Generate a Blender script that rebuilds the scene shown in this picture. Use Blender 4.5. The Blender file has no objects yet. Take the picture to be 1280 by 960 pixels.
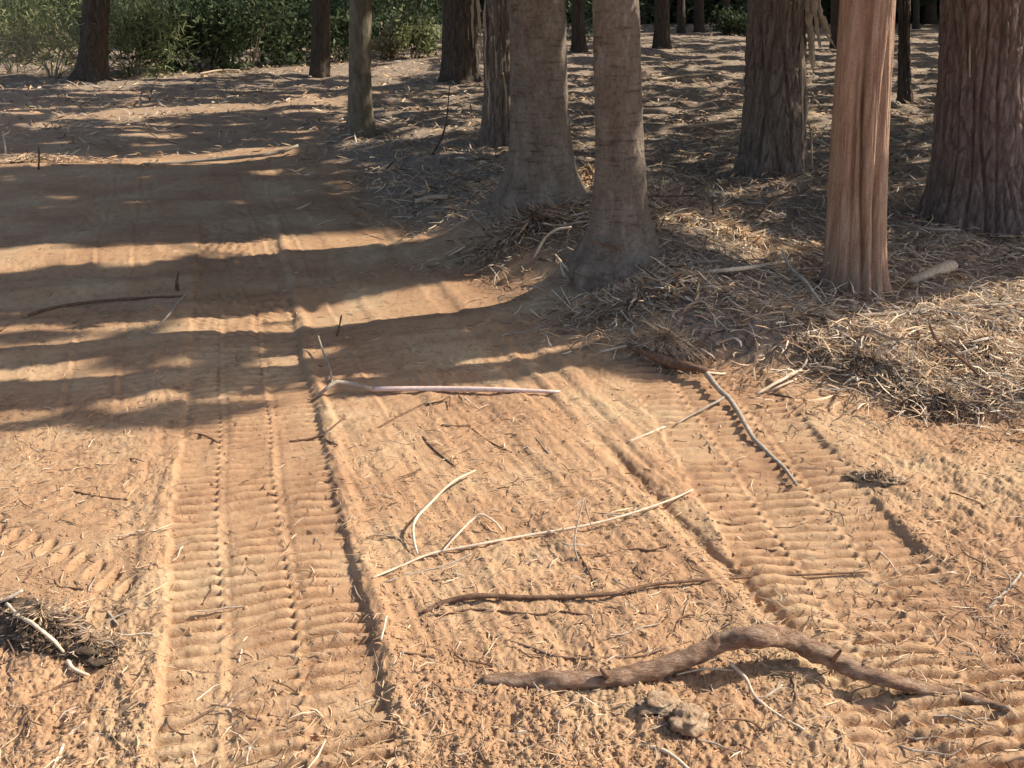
import bpy, math, random
import numpy as np
from mathutils import Vector, Matrix, Quaternion
C = bpy.context.scene.collection
scene = bpy.context.scene
random.seed(7); RNG = np.random.default_rng(11)
R = math.radians
# ------------------------------------------------------------------ camera
F, CX, CY, PITCH, CAMH = 1100.0, 640.0, 480.0, R(24.0), 1.6
cam_d = bpy.data.cameras.new('camera'); cam = bpy.data.objects.new('camera', cam_d); C.objects.link(cam)
cam.location = (0, 0, CAMH); cam.rotation_euler = (R(90) - PITCH, 0, 0)
cam_d.sensor_width = 36; cam_d.sensor_fit = 'HORIZONTAL'; cam_d.lens = 36 * F / 1280
cam_d.clip_start = 0.05; cam_d.clip_end = 2000
scene.camera = cam
scene.render.resolution_x, scene.render.resolution_y = 1024, 768
# ------------------------------------------------------------------ light
SUN_EL, SUN_AZ = R(41), R(74)          # azimuth from +Y towards +X
S = Vector((math.sin(SUN_AZ) * math.cos(SUN_EL), math.cos(SUN_AZ) * math.cos(SUN_EL), math.sin(SUN_EL)))
w = bpy.data.worlds.new('World'); scene.world = w; w.use_nodes = True
nt = w.node_tree; bg = nt.nodes['Background']
sky = nt.nodes.new('ShaderNodeTexSky'); sky.sky_type = 'NISHITA'; sky.sun_disc = False
sky.sun_elevation = SUN_EL; sky.sun_rotation = SUN_AZ; sky.dust_density = 2.5; sky.air_density = 1.0
nt.links.new(sky.outputs[0], bg.inputs[0]); bg.inputs[1].default_value = 0.135
sl = bpy.data.lights.new('sun', 'SUN'); sl.energy = 5.0; sl.angle = R(0.5); sl.color = (1.0, 0.92, 0.79)
so = bpy.data.objects.new('sun', sl); C.objects.link(so); so.rotation_mode = 'QUATERNION'
so.rotation_quaternion = S.to_track_quat('Z', 'Y'); so.location = (8, 4, 9)
scene.view_settings.view_transform = 'Standard'; scene.view_settings.look = 'None'
scene.view_settings.exposure = 0.59; scene.view_settings.gamma = 1.0
scene.cycles.max_bounces = 5; scene.cycles.diffuse_bounces = 3
scene.cycles.use_adaptive_sampling = True; scene.cycles.use_denoising = True

# ------------------------------------------------------------------ noise
def _h(ix, iy, seed):
    n = (ix.astype(np.int64) * 374761393 + iy.astype(np.int64) * 668265263 + seed * 974634777) & 0xffffffff
    n = ((n ^ (n >> 13)) * 1274126177) & 0xffffffff
    return (n ^ (n >> 16)) & 0xffffffff
def perlin(x, y, seed=0, per=None):
    x = np.asarray(x, float); y = np.asarray(y, float)
    x0 = np.floor(x); y0 = np.floor(y); fx = x - x0; fy = y - y0
    u = fx * fx * fx * (fx * (fx * 6 - 15) + 10); v = fy * fy * fy * (fy * (fy * 6 - 15) + 10)
    def g(ix, iy, dx, dy):
        if per: ix = np.mod(ix, per)
        a = _h(ix, iy, seed) * (2 * math.pi / 4294967296.0)
        return np.cos(a) * dx + np.sin(a) * dy
    a = g(x0, y0, fx, fy); b = g(x0 + 1, y0, fx - 1, fy); c = g(x0, y0 + 1, fx, fy - 1); d = g(x0 + 1, y0 + 1, fx - 1, fy - 1)
    return ((a + (b - a) * u) * (1 - v) + (c + (d - c) * u) * v) * 1.5
def sstep(a, b, x):
    t = np.clip((x - a) / (b - a), 0, 1); return t * t * (3 - 2 * t)

# ------------------------------------------------------------------ ground shape
def ray(px, py):
    dx = (px - CX) / F; dy = (CY - py) / F
    return np.array([dx, math.cos(PITCH) + dy * math.sin(PITCH), -math.sin(PITCH) + dy * math.cos(PITCH)])
def flat(px, py, z=0.0):
    r = ray(px, py); t = (z - CAMH) / r[2]; return (r[0] * t, r[1] * t)
# edge between the graded earth and the littered wood floor, seen in plan
_edge = sorted([flat(*p)[::-1] for p in [(1280, 535), (1100, 510), (1000, 470), (880, 455), (790, 445), (700, 368), (600, 328), (535, 300), (470, 262), (425, 215), (385, 180), (440, 130), (520, 95)]])
_ey = np.array([0.0] + [e[0] for e in _edge] + [40, 400]); _ex = np.array([9.0] + [e[1] for e in _edge] + [-4, -4])
def edge_x(y): return np.interp(y, _ey, _ex)
def macro(x, y):
    x = np.asarray(x, float); y = np.asarray(y, float)
    s = x - edge_x(y)
    z = 0.09 * sstep(-0.2, 1.1, s) + 0.24 * np.exp(-((x - .45) / 1.0) ** 4 - ((y - 5.4) / 1.75) ** 4) * sstep(-.45, .5, s)
    z = z + 0.035 * perlin(x * 0.45 + 3, y * 0.45, 3) + 0.014 * perlin(x * 1.3, y * 1.3 + 9, 4)
    return z * sstep(60, 20, y) + 0.0
def at(px, py, h=0.0):
    r = ray(px, py); t = (h - CAMH) / r[2]
    for _ in range(12):
        p = r * t; z = float(macro(p[0], p[1])) + h
        t = 0.5 * t + 0.5 * (z - CAMH) / r[2]
    p = r * t
    return Vector((p[0], p[1], float(macro(p[0], p[1])) + h))
def G(px, py): p = at(px, py); return (p.x, p.y)
def to_px(x, y, z):
    X = x; dy = y; dz = z - CAMH
    dep = dy * math.cos(PITCH) - dz * math.sin(PITCH); up = dy * math.sin(PITCH) + dz * math.cos(PITCH)
    dep = np.maximum(dep, 0.05)
    return CX + F * X / dep, CY - F * up / dep

def track(x, y, a, b, half, depth, cleat, seed, v0, v1, ribs=(-0.1, 0.12), pitch=0.0495, berm=1):
    a = np.array(a); b = np.array(b); d = (b - a); L = np.hypot(*d); d = d / L
    v = (x - a[0]) * d[0] + (y - a[1]) * d[1]
    wob = 0.02 * perlin(v * 0.9, v * 0 + seed, seed)
    u = (x - a[0]) * d[1] - (y - a[1]) * d[0] + wob
    rag = u + 0.012 * perlin(x * 14, y * 14, seed + 5)
    inside = sstep(half + 0.012, half - 0.012, np.abs(rag))
    along = sstep(v0 - 0.4, v0, v) * sstep(v1 + 0.6, v1, v)
    z = -depth * inside
    z = z + np.where(rag * berm > 0, .75, .10) * depth * np.exp(-((np.abs(rag) - half - 0.035) / 0.028) ** 2)
    seg = np.digitize(u, ribs)
    ph = v / pitch + 0.28 * perlin(x * 3, y * 3, seed + 1) + seg * 0.37 + 0.06 * perlin(x * 20, y * 20, seed + 9)
    c = np.cos(2 * np.pi * ph); c = 1 - 2 * np.clip(1 - np.abs(c - 1) * .70, 0, 1) ** 1.4
    mod = np.clip(0.85 + 1.1 * perlin(x * 3.2, y * 2.2, seed + 2) + 0.8 * perlin(x * 9, y * 7, seed + 3), 0.08, 1.5)
    edge = np.ones_like(u)
    for r in ribs:
        edge = edge * (1 - 0.7 * np.exp(-((u - r) / 0.010) ** 2))
        z = z + inside * 0.006 * np.exp(-((u - r + 0.004 * perlin(v * 6, v * 0, seed)) / 0.009) ** 2) * (0.7 + 0.6 * perlin(v * 4, v * 0, seed + 4))
        z = z - inside * 0.005 * np.exp(-((u - r - 0.026) / 0.012) ** 2) * (0.6 + 0.4 * c)
    z = z + inside * cleat * c * mod * edge
    return z * along, inside * along
TL = (G(345, 1000), G(312, 500)); TR = (G(1240, 950), G(905, 520))
def detail(x, y):
    X = np.asarray(x, float); Y = np.asarray(y, float)
    s = X - edge_x(Y)
    litter = sstep(-0.12, 0.30, s + 0.16 * perlin(X * 2.2, Y * 2.2, 21) + 0.07 * perlin(X * 7, Y * 7, 22))
    litter = np.maximum(litter, .55 * sstep(8.6, 13.0, Y + 1.6 * perlin(X * .5, Y * .9, 9))); litter = np.maximum(litter, sstep(14.5, 17.5, Y + 0.6 * perlin(X * 0.8, Y * 0.8, 8)))
    zl, il = track(X, Y, TL[0], TL[1], 0.268, 0.018, 0.0135, 31, -0.6, 5.2, (-0.125, 0.07))
    zr, ir = track(X, Y, TR[0], TR[1], 0.30, 0.012, 0.0125, 51, -0.4, 2.6, (-0.12, 0.10), berm=0)
    z2, i2 = track(X, Y, G(1000, 790), G(700, 480), 0.05, 0.008, 0.0, 61, -1.0, 2.3, ())
    z3, i3 = track(X, Y, G(960, 760), G(760, 560), 0.025, 0.012, 0.0, 71, -0.2, 0.8, ())
    z4, i4 = track(X, Y, G(90, 900), G(225, 500), 0.045, 0.005, 0.003, 75, 0.1, 2.0, ())
    # older faint passes over the shaded part of the path
    z5, i5 = track(X, Y, G(420, 470), G(300, 200), 0.30, 0.005, 0.003, 81, -0.3, 5.5)
    z6, i6 = track(X, Y, G(650, 470), G(395, 215), 0.05, 0.007, 0.0, 85, -0.3, 4.8, ())
    z7, i7 = track(X, Y, G(110, 470), G(160, 215), 0.25, 0.004, 0.003, 88, -0.3, 5.5)
    z = zl + zr * (1 - il) + z2 + z3 + z4 + (z5 + z6 + z7) * (1 - litter)
    # side-slipping tread dents, lower left
    a = np.array(G(-40, 655)); b = np.array(G(170, 742)); d = b - a; L = np.hypot(*d); d = d / L
    v = (X - a[0]) * d[0] + (Y - a[1]) * d[1]; u = (X - a[0]) * -d[1] + (Y - a[1]) * d[0] - 0.035 * np.sin(v / L * 3.1)
    k = np.mod(v + 0.25 * u, 0.080) - 0.040
    z = z + (0.006 * np.exp(-((k + .022) / 0.010) ** 2) - 0.040 * np.exp(-(k / 0.012) ** 2)) * np.exp(-(u / 0.034) ** 4) * sstep(-0.05, 0.02, v) * sstep(L + 0.03, L - 0.03, v)
    k = np.mod(v - 0.2 * (u - 0.2), 0.080) - 0.040
    z = z - 0.014 * np.exp(-(k / 0.011) ** 2) * np.exp(-((u - 0.22) / 0.05) ** 4) * sstep(-0.05, 0.02, v) * sstep(L - .1, L - 0.3, v)
    # raked grooves in the middle strip
    ca, sa = math.cos(R(24)), math.sin(R(24))
    p = X * ca + Y * sa; q = -X * sa + Y * ca
    tracks = np.clip(il + ir + 0.6 * i5, 0, 1)
    rk = (1 - tracks) * (1 - litter) * sstep(-1.1, -.5, X + .2 * Y) * sstep(5.0, 3.4, Y)
    z = z + rk * (0.0045 * perlin(p * 22, q * 2.2, 91) + 0.0035 * perlin(p * 48, q * 5, 92) + 0.010 * perlin(p * 6, q * 0.9, 93))
    # broken crumbly soil
    pxx, pyy = to_px(X, Y, 0.0)
    rough = 0.55 + 0.5 * perlin(X * 1.6, Y * 1.6, 95)
    rough = rough + 0.8 * np.exp(-((pxx - 620) / 330) ** 2 - ((pyy - 900) / 90) ** 2) + 0.7 * np.exp(-((pxx - 60) / 130) ** 2 - ((pyy - 880) / 110) ** 2) + 0.6 * sstep(1050, 1200, pxx) * sstep(500, 560, pyy) + 0.4 * sstep(860, 950, pyy)
    rough = rough - .8 * np.exp(-((pxx - 75) / 90) ** 2 - ((pyy - 690) / 45) ** 2); rough = np.clip(rough, 0.12, 1.5) * (1 - 0.68 * tracks) * (1 - 0.3 * litter)
    rough = rough * (1 - 0.45 * sstep(3.6, 4.2, Y) * (1 - litter))
    for f, am in ((5, .008), (10, .0075), (21, .0058), (43, .0044), (88, .0032), (150, .002)):
        n = perlin(X * f, Y * f, 100 + f)
        n = np.abs(n) * 1.6 - 0.35 if f in (21, 43) else n
        z = z + rough * am * n
    z = z + litter * (0.05 * perlin(X * 1.4, Y * 1.4, 131) + 0.022 * perlin(X * 4, Y * 4, 132) + 0.012 * np.abs(perlin(X * 11, Y * 11, 133)))
    # cross ripples in the graded part further back
    z = z + 0.040 * sstep(3.4, 4.4, Y) * (1 - litter) * perlin(X * 0.5 + Y * .2, Y * 2.4 - X * 0.75, 141) + 0.026 * sstep(3.2, 4, Y) * (1 - litter) * perlin(X * 1.1, Y * 6 - X * 2.0, 142)
    return z, litter, tracks
def ground(x, y):
    z, l, t = detail(np.array([x], float), np.array([y], float)); return float(macro(x, y) + z[0])

# ------------------------------------------------------------------ mesh + material helpers
def mesh_np(name, V, Fc, smooth=True, col=None, attrs=None):
    V = np.asarray(V, np.float32); Fc = np.asarray(Fc, np.int32); n, k = Fc.shape
    me = bpy.data.meshes.new(name)
    me.vertices.add(len(V)); me.vertices.foreach_set('co', V.ravel())
    me.loops.add(n * k); me.loops.foreach_set('vertex_index', Fc.ravel())
    me.polygons.add(n); me.polygons.foreach_set('loop_start', np.arange(0, n * k, k, dtype=np.int32))
    me.polygons.foreach_set('loop_total', np.full(n, k, np.int32))
    me.update(calc_edges=True)
    if smooth: me.polygons.foreach_set('use_smooth', np.ones(n, bool))
    if col is not None:
        a = me.color_attributes.new('tint', 'FLOAT_COLOR', 'POINT')
        c4 = np.ones((len(V), 4), np.float32); c4[:, :3] = col; a.data.foreach_set('color', c4.ravel())
    for nm, arr in (attrs or {}).items():
        a = me.attributes.new(nm, 'FLOAT', 'POINT'); a.data.foreach_set('value', np.asarray(arr, np.float32))
    me.validate()
    return me
def link(name, me, mat=None, parent=None):
    o = bpy.data.objects.new(name, me); C.objects.link(o)
    if mat is not None: me.materials.append(mat)
    if parent is not None: o.parent = parent
    return o
def tag(o, label=None, cat=None, group=None, kind=None):
    if label: o['label'] = label
    if cat: o['category'] = cat
    if group: o['group'] = group
    if kind: o['kind'] = kind
    return o
def empty(name, loc, label, cat, group=None):
    o = bpy.data.objects.new(name, None); C.objects.link(o); o.location = loc; o.empty_display_size = 0.1
    return tag(o, label, cat, group)

def new_mat(name, rough=0.95):
    m = bpy.data.materials.new(name); m.use_nodes = True; n = m.node_tree.nodes; b = n['Principled BSDF']
    b.inputs['Roughness'].default_value = rough
    b.inputs['Specular IOR Level'].default_value = 0.15
    return m, m.node_tree, b
def N(nt, t, **kw):
    n = nt.nodes.new(t)
    for k, v in kw.items():
        if k.startswith('i_'): n.inputs[k[2:].replace('_', ' ')].default_value = v
        else: setattr(n, k, v)
    return n
def noise(nt, vec, scale, detail=4, rough=0.6):
    n = N(nt, 'ShaderNodeTexNoise'); n.inputs['Scale'].default_value = scale; n.inputs['Detail'].default_value = detail; n.inputs['Roughness'].default_value = rough
    nt.links.new(vec, n.inputs['Vector']); return n.outputs['Fac']
def ramp(nt, fac, stops):
    r = N(nt, 'ShaderNodeValToRGB'); e = r.color_ramp.elements
    while len(e) < len(stops): e.new(0.5)
    for q, (p, c) in zip(e, stops): q.position = p; q.color = (*c, 1)
    nt.links.new(fac, r.inputs[0]); return r.outputs[0]
def mix(nt, a, b, fac, mode='MIX'):
    m = N(nt, 'ShaderNodeMix', data_type='RGBA', blend_type=mode)
    for v, i in ((fac, 0), (a, 6), (b, 7)):
        if hasattr(v, 'is_linked'): nt.links.new(v, m.inputs[i])
        else: m.inputs[i].default_value = v if i == 0 else (*v, 1)
    return m.outputs[2]
def bump(nt, b, h, strength, dist):
    u = N(nt, 'ShaderNodeBump'); u.inputs['Strength'].default_value = strength; u.inputs['Distance'].default_value = dist
    nt.links.new(h, u.inputs['Height']); nt.links.new(u.outputs[0], b.inputs['Normal'])
def coord(nt, scale=(1, 1, 1)):
    t = N(nt, 'ShaderNodeTexCoord'); m = N(nt, 'ShaderNodeMapping'); m.inputs['Scale'].default_value = scale
    nt.links.new(t.outputs['Object'], m.inputs[0]); return m.outputs[0]

# soil
M_soil, t, b = new_mat('soil_material')
v = coord(t)
c = ramp(t, noise(t, v, 1.7, 5), [(0.30, (.355, .203, .115)), (0.5, (.45, .277, .158)), (0.68, (.51, .358, .214))])
c2 = ramp(t, noise(t, v, 28, 6, .7), [(0.3, (.60, .54, .50)), (0.45, (.95, .94, .93)), (0.6, (1.05, 1.05, 1.05)), (0.75, (1.25, 1.22, 1.15))])
c = mix(t, c, c2, 0.8, 'MULTIPLY')
cl = ramp(t, noise(t, v, 30, 5, .7), [(0.3, (.16, .12, .09)), (0.55, (.31, .235, .175)), (0.75, (.46, .36, .27))])
at_l = N(t, 'ShaderNodeAttribute', attribute_name='litter')
c = mix(t, c, cl, at_l.outputs['Fac'])
t.links.new(c, b.inputs['Base Color'])
h1 = noise(t, v, 120, 5, .75)
bump(t, b, h1, 0.9, 0.006)

M_litter, t, b = new_mat('litter_material', .8)
a = N(t, 'ShaderNodeAttribute', attribute_name='tint'); t.links.new(a.outputs['Color'], b.inputs['Base Color'])
def wood(name, c1, c2, c3, sc=(6, 6, 1.2), s=6, bs=.7, bd=.01, rough=.85, spots=None, fine=.85):
    m, t, b = new_mat(name, rough); v = coord(t, sc)
    n1 = noise(t, v, s, 7, .65)
    c = ramp(t, n1, [(.28, c1), (.5, c2), (.72, c3)])
    if spots:
        v2 = coord(t, (1, 1, 2.2)); c = mix(t, c, spots, ramp(t, noise(t, v2, 5, 4, .6), [(.5, (0, 0, 0)), (.68, (.75, .75, .75))]))
    vf = coord(t, (sc[0], sc[1], (sc[0] + sc[2]) / 2))
    c = mix(t, c, ramp(t, noise(t, vf, s * 4.5, 6, .75), [(.34, (.50, .47, .45)), (.47, (.96, .95, .94)), (.58, (1.05, 1.05, 1.05)), (.7, (1.35, 1.33, 1.30))]), fine, 'MULTIPLY')
    if spots:
        vb = coord(t, (2.2, 2.2, 15)); c = mix(t, c, ramp(t, noise(t, vb, 3, 5, .7), [(.34, (.45, .42, .40)), (.46, (1, 1, 1)), (.62, (1.0, 1.0, 1.0)), (.74, (1.35, 1.33, 1.28))]), .8, 'MULTIPLY')
    t.links.new(c, b.inputs['Base Color']); bump(t, b, noise(t, v, s * 3.5, 6, .7), bs, bd); return m
M_smooth = wood('smooth_bark', (.13, .102, .078), (.21, .17, .135), (.31, .265, .215), (3, 3, 1.6), 4, .8, .02, spots=(.22, .205, .16))
M_smooth2 = wood('smooth_brown_bark', (.125, .097, .073), (.205, .162, .125), (.30, .25, .20), (3, 3, 1.3), 4, .8, .02, spots=(.19, .17, .13))
M_furrow = wood('furrowed_bark', (.11, .08, .062), (.245, .185, .145), (.42, .34, .275), (9, 9, 1.1), 5, .9, .02)
M_furrow2 = wood('purple_brown_bark', (.11, .072, .060), (.245, .17, .14), (.40, .30, .255), (7, 7, 1.0), 5, .9, .02)
M_red = wood('stripped_reddish_bark', (.24, .14, .095), (.37, .235, .16), (.48, .345, .25), (7, 7, 1.0), 4, .7, .010, fine=.75)
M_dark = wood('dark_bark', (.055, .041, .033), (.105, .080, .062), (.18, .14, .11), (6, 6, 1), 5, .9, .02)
M_green = wood('greenish_bark', (.10, .082, .055), (.18, .15, .105), (.26, .22, .16), (4, 4, 1.4), 5, .6, .012)
M_root = wood('root_bark', (.16, .092, .06), (.33, .205, .135), (.56, .42, .30), (8, 22, 22), 2.2, 1.0, .012)
M_rootd = wood('dark_root_bark', (.10, .055, .035), (.17, .10, .065), (.28, .17, .11), (18, 18, 18), 3, .8, .004)
M_pale = wood('pale_wood', (.50, .36, .24), (.66, .52, .38), (.78, .66, .52), (30, 30, 30), 2, .5, .003)
M_pink = wood('pinkish_pole_wood', (.58, .40, .34), (.68, .52, .46), (.78, .66, .60), (30, 30, 30), 2, .5, .003)
M_grey = wood('grey_weathered_wood', (.26, .20, .15), (.38, .31, .24), (.50, .42, .33), (20, 20, 20), 3, .6, .004)
M_shred = wood('shredded_bark', (.30, .22, .15), (.48, .38, .27), (.62, .52, .40), (30, 30, 3), 3, .6, .004)
M_clod = wood('clod_soil', (.22, .135, .085), (.40, .27, .17), (.58, .46, .32), (14, 14, 14), 2, .9, .01)
M_sod = wood('dark_sod', (.08, .055, .04), (.15, .105, .07), (.27, .19, .13), (30, 30, 30), 2, .9, .01)
def leafmat(name, c1, c2, tr):
    m, t, b = new_mat(name, .55); g = N(t, 'ShaderNodeNewGeometry')
    c = ramp(t, g.outputs['Random Per Island'], [(0, c1), (1, c2)])
    t.links.new(c, b.inputs['Base Color'])
    if tr:
        td = N(t, 'ShaderNodeBsdfTranslucent'); t.links.new(c, td.inputs[0]); ms = N(t, 'ShaderNodeMixShader'); ms.inputs[0].default_value = tr
        t.links.new(b.outputs[0], ms.inputs[1]); t.links.new(td.outputs[0], ms.inputs[2])
        t.links.new(ms.outputs[0], t.nodes['Material Output'].inputs[0])
    return m
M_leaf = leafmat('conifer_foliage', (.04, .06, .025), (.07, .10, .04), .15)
M_shrub = leafmat('lit_shrub_leaf', (.09, .12, .045), (.42, .43, .22), .4)  # leaf colour raised to stand in for sun on these shrubs
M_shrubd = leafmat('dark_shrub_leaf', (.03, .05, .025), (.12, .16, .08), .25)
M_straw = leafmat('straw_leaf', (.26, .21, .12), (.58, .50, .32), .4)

# ------------------------------------------------------------------ ground sheet
def build_ground():
    yr = []
    y = 1.02
    yr = list(np.linspace(-60, -4, 8)) + list(np.linspace(-3, 0.95, 14))
    # rows follow distance, finest near the viewer's feet
    a0 = math.atan2(CAMH, 1.02); a = np.linspace(a0, math.atan2(CAMH, 7.5), 640); yr += list(CAMH / np.tan(a))
    a = np.linspace(math.atan2(CAMH, 7.5), math.atan2(CAMH, 45), 150)[1:]; yr += list(CAMH / np.tan(a))
    yr += [50, 60, 75, 100, 140, 200, 300, 500]
    yr = np.array(yr)
    s = np.concatenate([[-60, -12, -5, -2.6, -1.6, -1.1], np.linspace(-.90, -.72, 20), np.linspace(-.715, .715, 750), np.linspace(.72, .90, 20), [1.1, 1.6, 2.6, 5, 12, 60]])
    wd = np.maximum(np.sqrt(np.clip(yr, .9, 60) ** 2 * .85 + 0.8), 0.9)
    X = s[None, :] * wd[:, None]; Y = np.repeat(yr[:, None], len(s), 1)
    z, lit, tr = detail(X.ravel(), Y.ravel())
    z = z * sstep(60, 30, Y.ravel()) + macro(X.ravel(), Y.ravel())
    V = np.stack([X.ravel(), Y.ravel(), z], 1)
    nr, nc = X.shape; i = np.arange(nr - 1)[:, None] * nc + np.arange(nc - 1)[None, :]
    Fc = np.stack([i, i + 1, i + nc + 1, i + nc], -1).reshape(-1, 4)
    tag(link('ground', mesh_np('ground', V, Fc, attrs={'litter': lit}), M_soil), kind='structure')
build_ground()

# ------------------------------------------------------------------ trunks
TREES = []
def trunk_mesh(name, p0, ptop, r0, rt, kind, seed, H=13.0, hi=1.75, nth=180, nz=190, flare=.22, el=1.0):
    """p0 base centre, ptop a point of the axis higher up, r0 / rt radii there"""
    th = np.linspace(0, 2 * np.pi, nth, endpoint=False)
    zs = np.concatenate([np.linspace(-.35, hi, nz), np.linspace(hi + .3, H, 14)])
    d = (Vector(ptop) - Vector(p0)); dz = max(d.z, .3)
    T, Z = np.meshgrid(th, zs)
    k = np.clip(Z, 0, None)
    rad = rt + (r0 - rt) * np.exp(-k / flare) * np.where(k < 5, 1, 0)
    rad = rad * np.clip(1 - k / (H * 1.12), .12, 1)
    U = T / (2 * np.pi)
    def pn(nu, fz, sd, sk=0): return perlin(U * nu + sk * perlin(U * 5, Z * 1.5, sd + 77, 5), Z * fz, sd, nu)
    if kind == 'smooth':
        disp = .055 * r0 * pn(3, .5, seed) + .0045 * pn(14, 5, seed + 1) + .0035 * pn(40, 18, seed + 2) + .0026 * pn(80, 60, seed + 6) - .004 * np.clip(1 - np.abs(pn(22, 5, seed + 15)) * 6, 0, 1) * np.clip(.3 + pn(6, 2, seed + 16), 0, 1) + .004 * np.clip(pn(10, 11, seed + 11) - .25, 0, 1) - .006 * np.clip(pn(7, 16, seed + 12) - .45, 0, 1)
        disp += r0 * .16 * np.exp(-k / .16) * np.maximum(0, np.cos(T * 5 + seed) * .6 + pn(5, .3, seed + 3))
    elif kind == 'furrow':
        fn = max(7, int(r0 * 46)); a = 1 - np.abs(pn(fn, .9, seed, .3)) * 5.0; b_ = 1 - np.abs(pn(fn * 2 + 1, 4.5, seed + 1, .5)) * 4.2; a = np.maximum(a, .55 * np.clip(1 - np.abs(pn(fn - 2, 5.5, seed + 21)) * 6, 0, 1))
        disp = .035 * r0 * pn(3, .5, seed + 5) - .036 * np.clip(a, 0, 1) ** 1.2 - .010 * np.clip(b_, 0, 1) ** 1.3 + .0035 * pn(fn * 5, 18, seed + 2) + .011 * pn(fn, 3.8, seed + 8) + .002 * pn(fn * 9, 40, seed + 3)
        disp += r0 * .10 * np.exp(-k / .15) * np.cos(T * 6 + seed)
    else:  # fluted
        a = 1 - np.abs(pn(9, .30, seed, .22)) * 3.6; b_ = 1 - np.abs(pn(30, 1.1, seed + 1, .2)) * 3.2
        disp = .04 * r0 * pn(3, .6, seed + 5) - .046 * np.clip(a, 0, 1) ** 1.3 * np.clip(.75 + 1.2 * pn(6, .9, seed + 14), 0, 1) - .006 * np.clip(b_, 0, 1) ** 1.6 + .0025 * pn(90, 6, seed + 2) + .010 * pn(12, .5, seed + 9)
        disp += r0 * .14 * np.exp(-k / .13) * np.cos(T * 5 + seed)
    rr = rad + disp
    # the lean seen near the ground eases towards upright higher up
    q = np.where(Z < dz, Z / dz, 1 + (Z - dz) * .35 / dz)
    sway = .02 * perlin(Z * .5, Z * 0 + seed, seed)
    X = d.x * q + rr * np.cos(T) + sway; Yy = d.y * q + rr * np.sin(T) * el
    V = np.stack([X.ravel(), Yy.ravel(), Z.ravel()], 1)
    nr, nc = X.shape; i = np.arange(nr - 1)[:, None] * nc + np.arange(nc)[None, :]; j = np.arange(nr - 1)[:, None] * nc + (np.arange(nc)[None, :] + 1) % nc
    Fc = np.stack([i, j, j + nc, i + nc], -1).reshape(-1, 4)
    return mesh_np(name, V, Fc)
def tube_data(pts, rad, sides=8, seed=0, knob=.12, sub=5):
    """smooth tapered tube with knobs along a polyline; closed ends"""
    P = np.array([list(p) for p in pts], float); n = len(P)
    if n > 2 and sub > 1:
        Q = []; rq = []
        E = np.vstack([2 * P[0] - P[1], P, 2 * P[-1] - P[-2]])
        for i in range(n - 1):
            for k in range(sub):
                t_ = k / sub; a, b_, c_, d_ = E[i], E[i + 1], E[i + 2], E[i + 3]
                Q.append(.5 * ((2 * b_) + (c_ - a) * t_ + (2 * a - 5 * b_ + 4 * c_ - d_) * t_ ** 2 + (3 * b_ - a - 3 * c_ + d_) * t_ ** 3)); rq.append(rad[i] * (1 - t_) + rad[i + 1] * t_)
        Q.append(P[-1]); rq.append(rad[-1]); P = np.array(Q); rad = rq
    rad = np.array(rad, float); n = len(P)
    T = np.gradient(P, axis=0); T /= np.linalg.norm(T, axis=1)[:, None] + 1e-9
    ref = np.array([0, 0, 1.0]) if abs(T[:, 2]).mean() < .7 else np.array([1.0, 0, 0])
    A = np.cross(T, ref); A /= np.linalg.norm(A, axis=1)[:, None] + 1e-9; B = np.cross(A, T)
    th = np.linspace(0, 2 * np.pi, sides, endpoint=False)
    rs = RNG.random(2) * 50
    I = np.arange(n)[:, None] + rs[0]; TH = th[None, :] / (2 * np.pi)
    rr = rad[:, None] * (1 + knob * 2.2 * perlin(TH * 3 + 0 * I, I * (1.3 / sub), seed, 3) + knob * 1.2 * perlin(TH * 6 + 0 * I, I * (4.5 / sub), seed + 1, 6))
    V = P[:, None, :] + rr[..., None] * (np.cos(th)[None, :, None] * A[:, None, :] + np.sin(th)[None, :, None] * B[:, None, :])
    V = V.reshape(-1, 3); Fc = []
    i = np.arange(n - 1)[:, None] * sides + np.arange(sides)[None, :]; j = np.arange(n - 1)[:, None] * sides + (np.arange(sides)[None, :] + 1) % sides
    Fc = np.stack([i, j, j + sides, i + sides], -1).reshape(-1, 4)
    e0 = len(V); V = np.vstack([V, P[0] - T[0] * rad[0] * .3, P[-1] + T[-1] * rad[-1] * .3])
    k = np.arange(sides); caps = np.concatenate([np.stack([k * 0 + e0, (k + 1) % sides, k, k], 1)[:, :4], np.stack([k * 0 + e0 + 1, (n - 1) * sides + k, (n - 1) * sides + (k + 1) % sides, (n - 1) * sides + (k + 1) % sides], 1)])
    return V, Fc, caps[:, :3]
def tube(name, pts, rad, mat, parent=None, sides=8, seed=0, knob=.12, sub=5, origin=None):
    V, Fc, caps = tube_data(pts, rad, sides, seed, knob, sub)
    o = np.array(origin if origin is not None else (V[0] if parent is None else (0, 0, 0)), float)
    me = bpy.data.meshes.new(name); me.from_pydata((V - o).tolist(), [], Fc.tolist() + caps.tolist()); me.polygons.foreach_set('use_smooth', [True] * len(me.polygons))
    ob = link(name, me, mat, parent)
    if parent is None: ob.location = o
    return ob

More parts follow.
